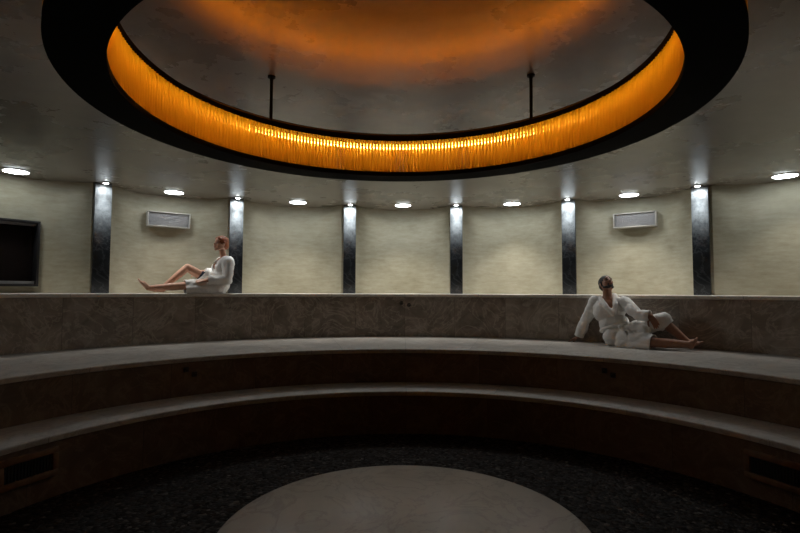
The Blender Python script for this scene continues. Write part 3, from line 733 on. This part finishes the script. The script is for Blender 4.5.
# ---- the man, facing the room, on the middle tier
O = at_z(622, 345.5, Z_MID); F = at_z(697, 350.5, Z_MID)
U = (F - O); U.z = 0; U.normalize(); V = Vector((-U.y, U.x, 0))
if V.dot(CAM - O) < 0: V = -V
W = lambda px, py, v: at_plane(px, py, O, V, v)
pel, wai, che, nek = W(619, 335, -0.02), W(614, 324, -0.05), W(609.5, 310, -0.07), W(607.5, 297, -0.09)
hc_ = W(606.5, 284, -0.085)
shL, elL, wrL = W(595.5, 302, -0.085), W(586, 320, -0.14), W(578.5, 336.5, -0.15)
shR, elR, wrR = W(624, 302.5, -0.06), W(638, 315, 0.10), W(650.5, 316, 0.13)
hiN, knN, anN = W(624, 339, 0.07), W(654, 342.5, 0.21), W(689, 344.5, 0.16)
hiF, knF, anF = W(625, 334, -0.08), W(662, 320.5, 0.0), W(687, 341.5, -0.02)
bm = bmesh.new()
fr_ = (V * 0.9 + U * 0.25 + Zv * 0.25).normalized()
tw = frame3(fr_, nek - pel)
twp = frame3((V * 0.6 + U * 0.7), wai - pel)
ell(bm, pel, (0.125, 0.175, 0.12), twp); ell(bm, wai, (0.115, 0.155, 0.14), tw); ell(bm, che, (0.125, 0.185, 0.165), tw)
for sg in (1, -1): ell(bm, che + tw @ Vector((0.075, 0.075 * sg, 0.03)), (0.05, 0.08, 0.06), tw)
rc(bm, che + (nek - che) * 0.2, 0.09, nek, 0.062)
f0 = (V * 0.55 + U * 0.50 + Zv * 0.62).normalized()
upv = (Zv - f0 * f0.dot(Zv)).normalized()
rc(bm, nek, 0.060, hc_ - f0 * 0.030 - upv * 0.055, 0.058)
HP, HR = head_geo(bm, hc_, f0, upv, 1.06, False)
for sh, el, wr in ((shL, elL, wrL), (shR, elR, wrR)):
    rc(bm, nek - Zv * 0.05, 0.062, sh, 0.066); rc(bm, sh, 0.064, el, 0.046); rc(bm, el, 0.046, el + (wr - el) * 0.35, 0.045); rc(bm, el + (wr - el) * 0.35, 0.045, wr, 0.030)
hand(bm, wrL, -U * 0.75 + V * 0.35 - Zv * 0.42, Zv + -U * 0.2, V, 1.0, 0.06, 0.10)
hand(bm, wrR, U * 0.45 - Zv * 0.72 + V * 0.10, V * 0.85 + U * 0.45 + Zv * 0.2, -Zv * 0.2 - U, 1.02, 0.30)
for hi_, kn, an in ((hiN, knN, anN), (hiF, knF, anF)):
    rc(bm, hi_, 0.098, kn, 0.064); rc(bm, kn, 0.060, kn + (an - kn) * 0.35, 0.060); rc(bm, kn + (an - kn) * 0.35, 0.060, an, 0.040)
foot(bm, anN, W(692, 350.3, 0.16), W(699, 337.5, 0.13), -U * 1.0 + Zv * 0.1, 1.02, -V)
foot(bm, anF, W(684.5, 348.0, -0.02), W(704.5, 343.2, -0.03), Zv, 1.02, V)
bm = fuse(bm, 0.0064, 2); settle(bm, Z_MID)
ma = link('person', bm, M['skin_man'], loc=O); bpy.context.view_layer.update()
tag(ma, 'dark-haired bearded man in a white bathrobe leaning back on the middle tier, face turned up', 'person')
bm = bmesh.new()
ell(bm, HP(-0.018, 0, 0.044), Vector((0.101, 0.083, 0.084)) * 1.06, HR); ell(bm, HP(-0.048, 0, 0.0), Vector((0.066, 0.080, 0.074)) * 1.06, HR)
for sg in (-1, 1): rc(bm, HP(0.0, sg * 0.072, 0.03), 0.014, HP(0.004, sg * 0.072, -0.03), 0.008)
bm = fuse(bm, 0.006, 3); wrinkle(bm, 0.002, 40); part('hair', bm, M['hair_black'], ma)
bm = bmesh.new()
for sg in (-1, 1):
    rc(bm, HP(0.004, sg * 0.066, -0.03), 0.010, HP(0.012, sg * 0.060, -0.065), 0.016); rc(bm, HP(0.012, sg * 0.060, -0.065), 0.016, HP(0.056, sg * 0.020, -0.096), 0.021)
    rc(bm, HP(0.094, 0, -0.044), 0.006, HP(0.078, sg * 0.030, -0.062), 0.006); rc(bm, HP(0.078, sg * 0.030, -0.060), 0.007, HP(0.068, sg * 0.026, -0.092), 0.012)
rc(bm, HP(0.074, 0.012, -0.098), 0.019, HP(0.074, -0.012, -0.098), 0.019)
bm = fuse(bm, 0.0055, 2); wrinkle(bm, 0.0015, 50); part('beard', bm, M['hair_black'], ma)
for sg in (-1, 1):
    bm = bmesh.new(); rc(bm, HP(0.0825, sg * 0.020, 0.000), 0.0085, HP(0.0775, sg * 0.042, 0.001), 0.0065); part('eye', bm, M['eye'], ma)
    bm = bmesh.new(); rc(bm, HP(0.0945, sg * 0.014, 0.027), 0.0055, HP(0.076, sg * 0.050, 0.028), 0.005); part('eyebrow', bm, M['hair_black'], ma)
bm = bmesh.new(); rc(bm, HP(0.0955, 0.013, -0.062), 0.0065, HP(0.0955, -0.013, -0.062), 0.0065); part('lips', bm, M['lips'], ma)
bm = bmesh.new()
ell(bm, pel - Zv * 0.01, (0.160, 0.215, 0.150), twp); ell(bm, wai, (0.148, 0.190, 0.15), tw); ell(bm, che, (0.158, 0.215, 0.175), tw)
rc(bm, che + (nek - che) * 0.3, 0.115, nek - Zv * 0.02, 0.090)
for sh in (shL, shR): rc(bm, nek - Zv * 0.06, 0.080, sh, 0.074)
rc(bm, hiN, 0.125, knN + (knN - hiN).normalized() * 0.06, 0.092); rc(bm, hiN - Zv * 0.06 + V * 0.04, 0.10, knN - Zv * 0.05 - U * 0.06 + V * 0.02, 0.07)
rc(bm, hiF, 0.125, knF + (knF - hiF).normalized() * 0.02, 0.092); rc(bm, knF - U * 0.02, 0.092, knF + (anF - knF) * 0.24, 0.088)
rc(bm, pel, 0.14, (knN + knF) / 2 - U * 0.16, 0.07)
bm = fuse(bm, 0.0095, 3); wrinkle(bm, 0.0085, 9.5)
ax = tw.col[2]; fwv = tw.col[0]; lat = tw.col[1]
apex = W(613.5, 314.5, 0.10)
dead = []
for f in bm.faces:
    c0 = f.calc_center_median(); c = c0 - apex; h = c.dot(ax); fr = (c0 - che).dot(fwv)
    mid = apex + (nek - apex) * max(0, min(1, h / max(1e-3, (nek - apex).dot(ax))))
    if h > 0 and abs((c0 - mid).dot(lat)) < 0.012 + h * 0.44 and fr > 0.02: dead.append(f)
    elif (c0 - nek).length < 0.12 and (c0 - nek).dot(ax) > 0.015: dead.append(f)
bmesh.ops.delete(bm, geom=list(set(dead)), context='FACES')
sleeves(bm, ((shL, elL, wrL), (shR, elR, wrR)), nek, 0.06, (0.081, 0.069, 0.060), 0.0085, 0.009, 10)
tube_cut(bm, knN + (knN - hiN).normalized() * 0.0, knN - hiN, 0.17)
tube_cut(bm, knF + (anF - knF) * 0.25, anF - knF, 0.15)
settle(bm, Z_MID + 0.004)
rb = part('bathrobe', bm, M['terry'], ma); thick(rb, 0.012)
bm = bmesh.new()
for sg in (1, -1):
    pts = [apex + fwv * 0.03, apex + (nek - apex) * 0.4 + lat * sg * 0.055 + fwv * 0.055, apex + (nek - apex) * 0.75 + lat * sg * 0.085 + fwv * 0.04, nek + lat * sg * 0.095 + ax * 0.0, nek - fwv * 0.09 + lat * sg * 0.04 + ax * 0.03]
    cloth_band(bm, pts, 0.036, fwv, 0.5)
rc(bm, nek - fwv * 0.09 + lat * 0.06 + ax * 0.02, 0.04, nek - fwv * 0.09 - lat * 0.06 + ax * 0.02, 0.04, (fwv, 0.6))
bm = fuse(bm, 0.008, 3); wrinkle(bm, 0.003, 14); part('collar', bm, M['terry'], rb)
bm = bmesh.new()
loop = [wai + (pel - wai) * 0.35 + tw @ Vector((0.150 * math.cos(t), 0.188 * math.sin(t), 0)) for t in [2 * PI * i / 28 for i in range(29)]]
cloth_band(bm, loop, 0.026, fwv, 0.8)
kn = W(621, 326.5, 0.15); ell(bm, kn, (0.04, 0.035, 0.03))
cloth_band(bm, [kn, W(625, 333, 0.19), W(629, 340, 0.21)], 0.022, V, 0.5); cloth_band(bm, [kn, W(628, 330, 0.18), W(632, 334, 0.19)], 0.02, V, 0.5)
bm = fuse(bm, 0.008, 2); part('belt', bm, M['terry'], rb)

# ------------------------------------------------------------------ world and view
wd = bpy.data.worlds.new('world'); scene.world = wd; wd.use_nodes = True
wd.node_tree.nodes['Background'].inputs[0].default_value = (0, 0, 0, 1); wd.node_tree.nodes['Background'].inputs[1].default_value = 0.0
scene.view_settings.view_transform = 'Standard'; scene.view_settings.look = 'None'
scene.view_settings.exposure = 0.17; scene.view_settings.gamma = 1.0; scene.view_settings.use_curve_mapping = False
scene.cycles.use_denoising = True
scene.cycles.max_bounces = 10; scene.cycles.diffuse_bounces = 6; scene.cycles.transparent_max_bounces = 16
scene.cycles.sample_clamp_indirect = 4.0; scene.cycles.caustics_reflective = False; scene.cycles.caustics_refractive = False
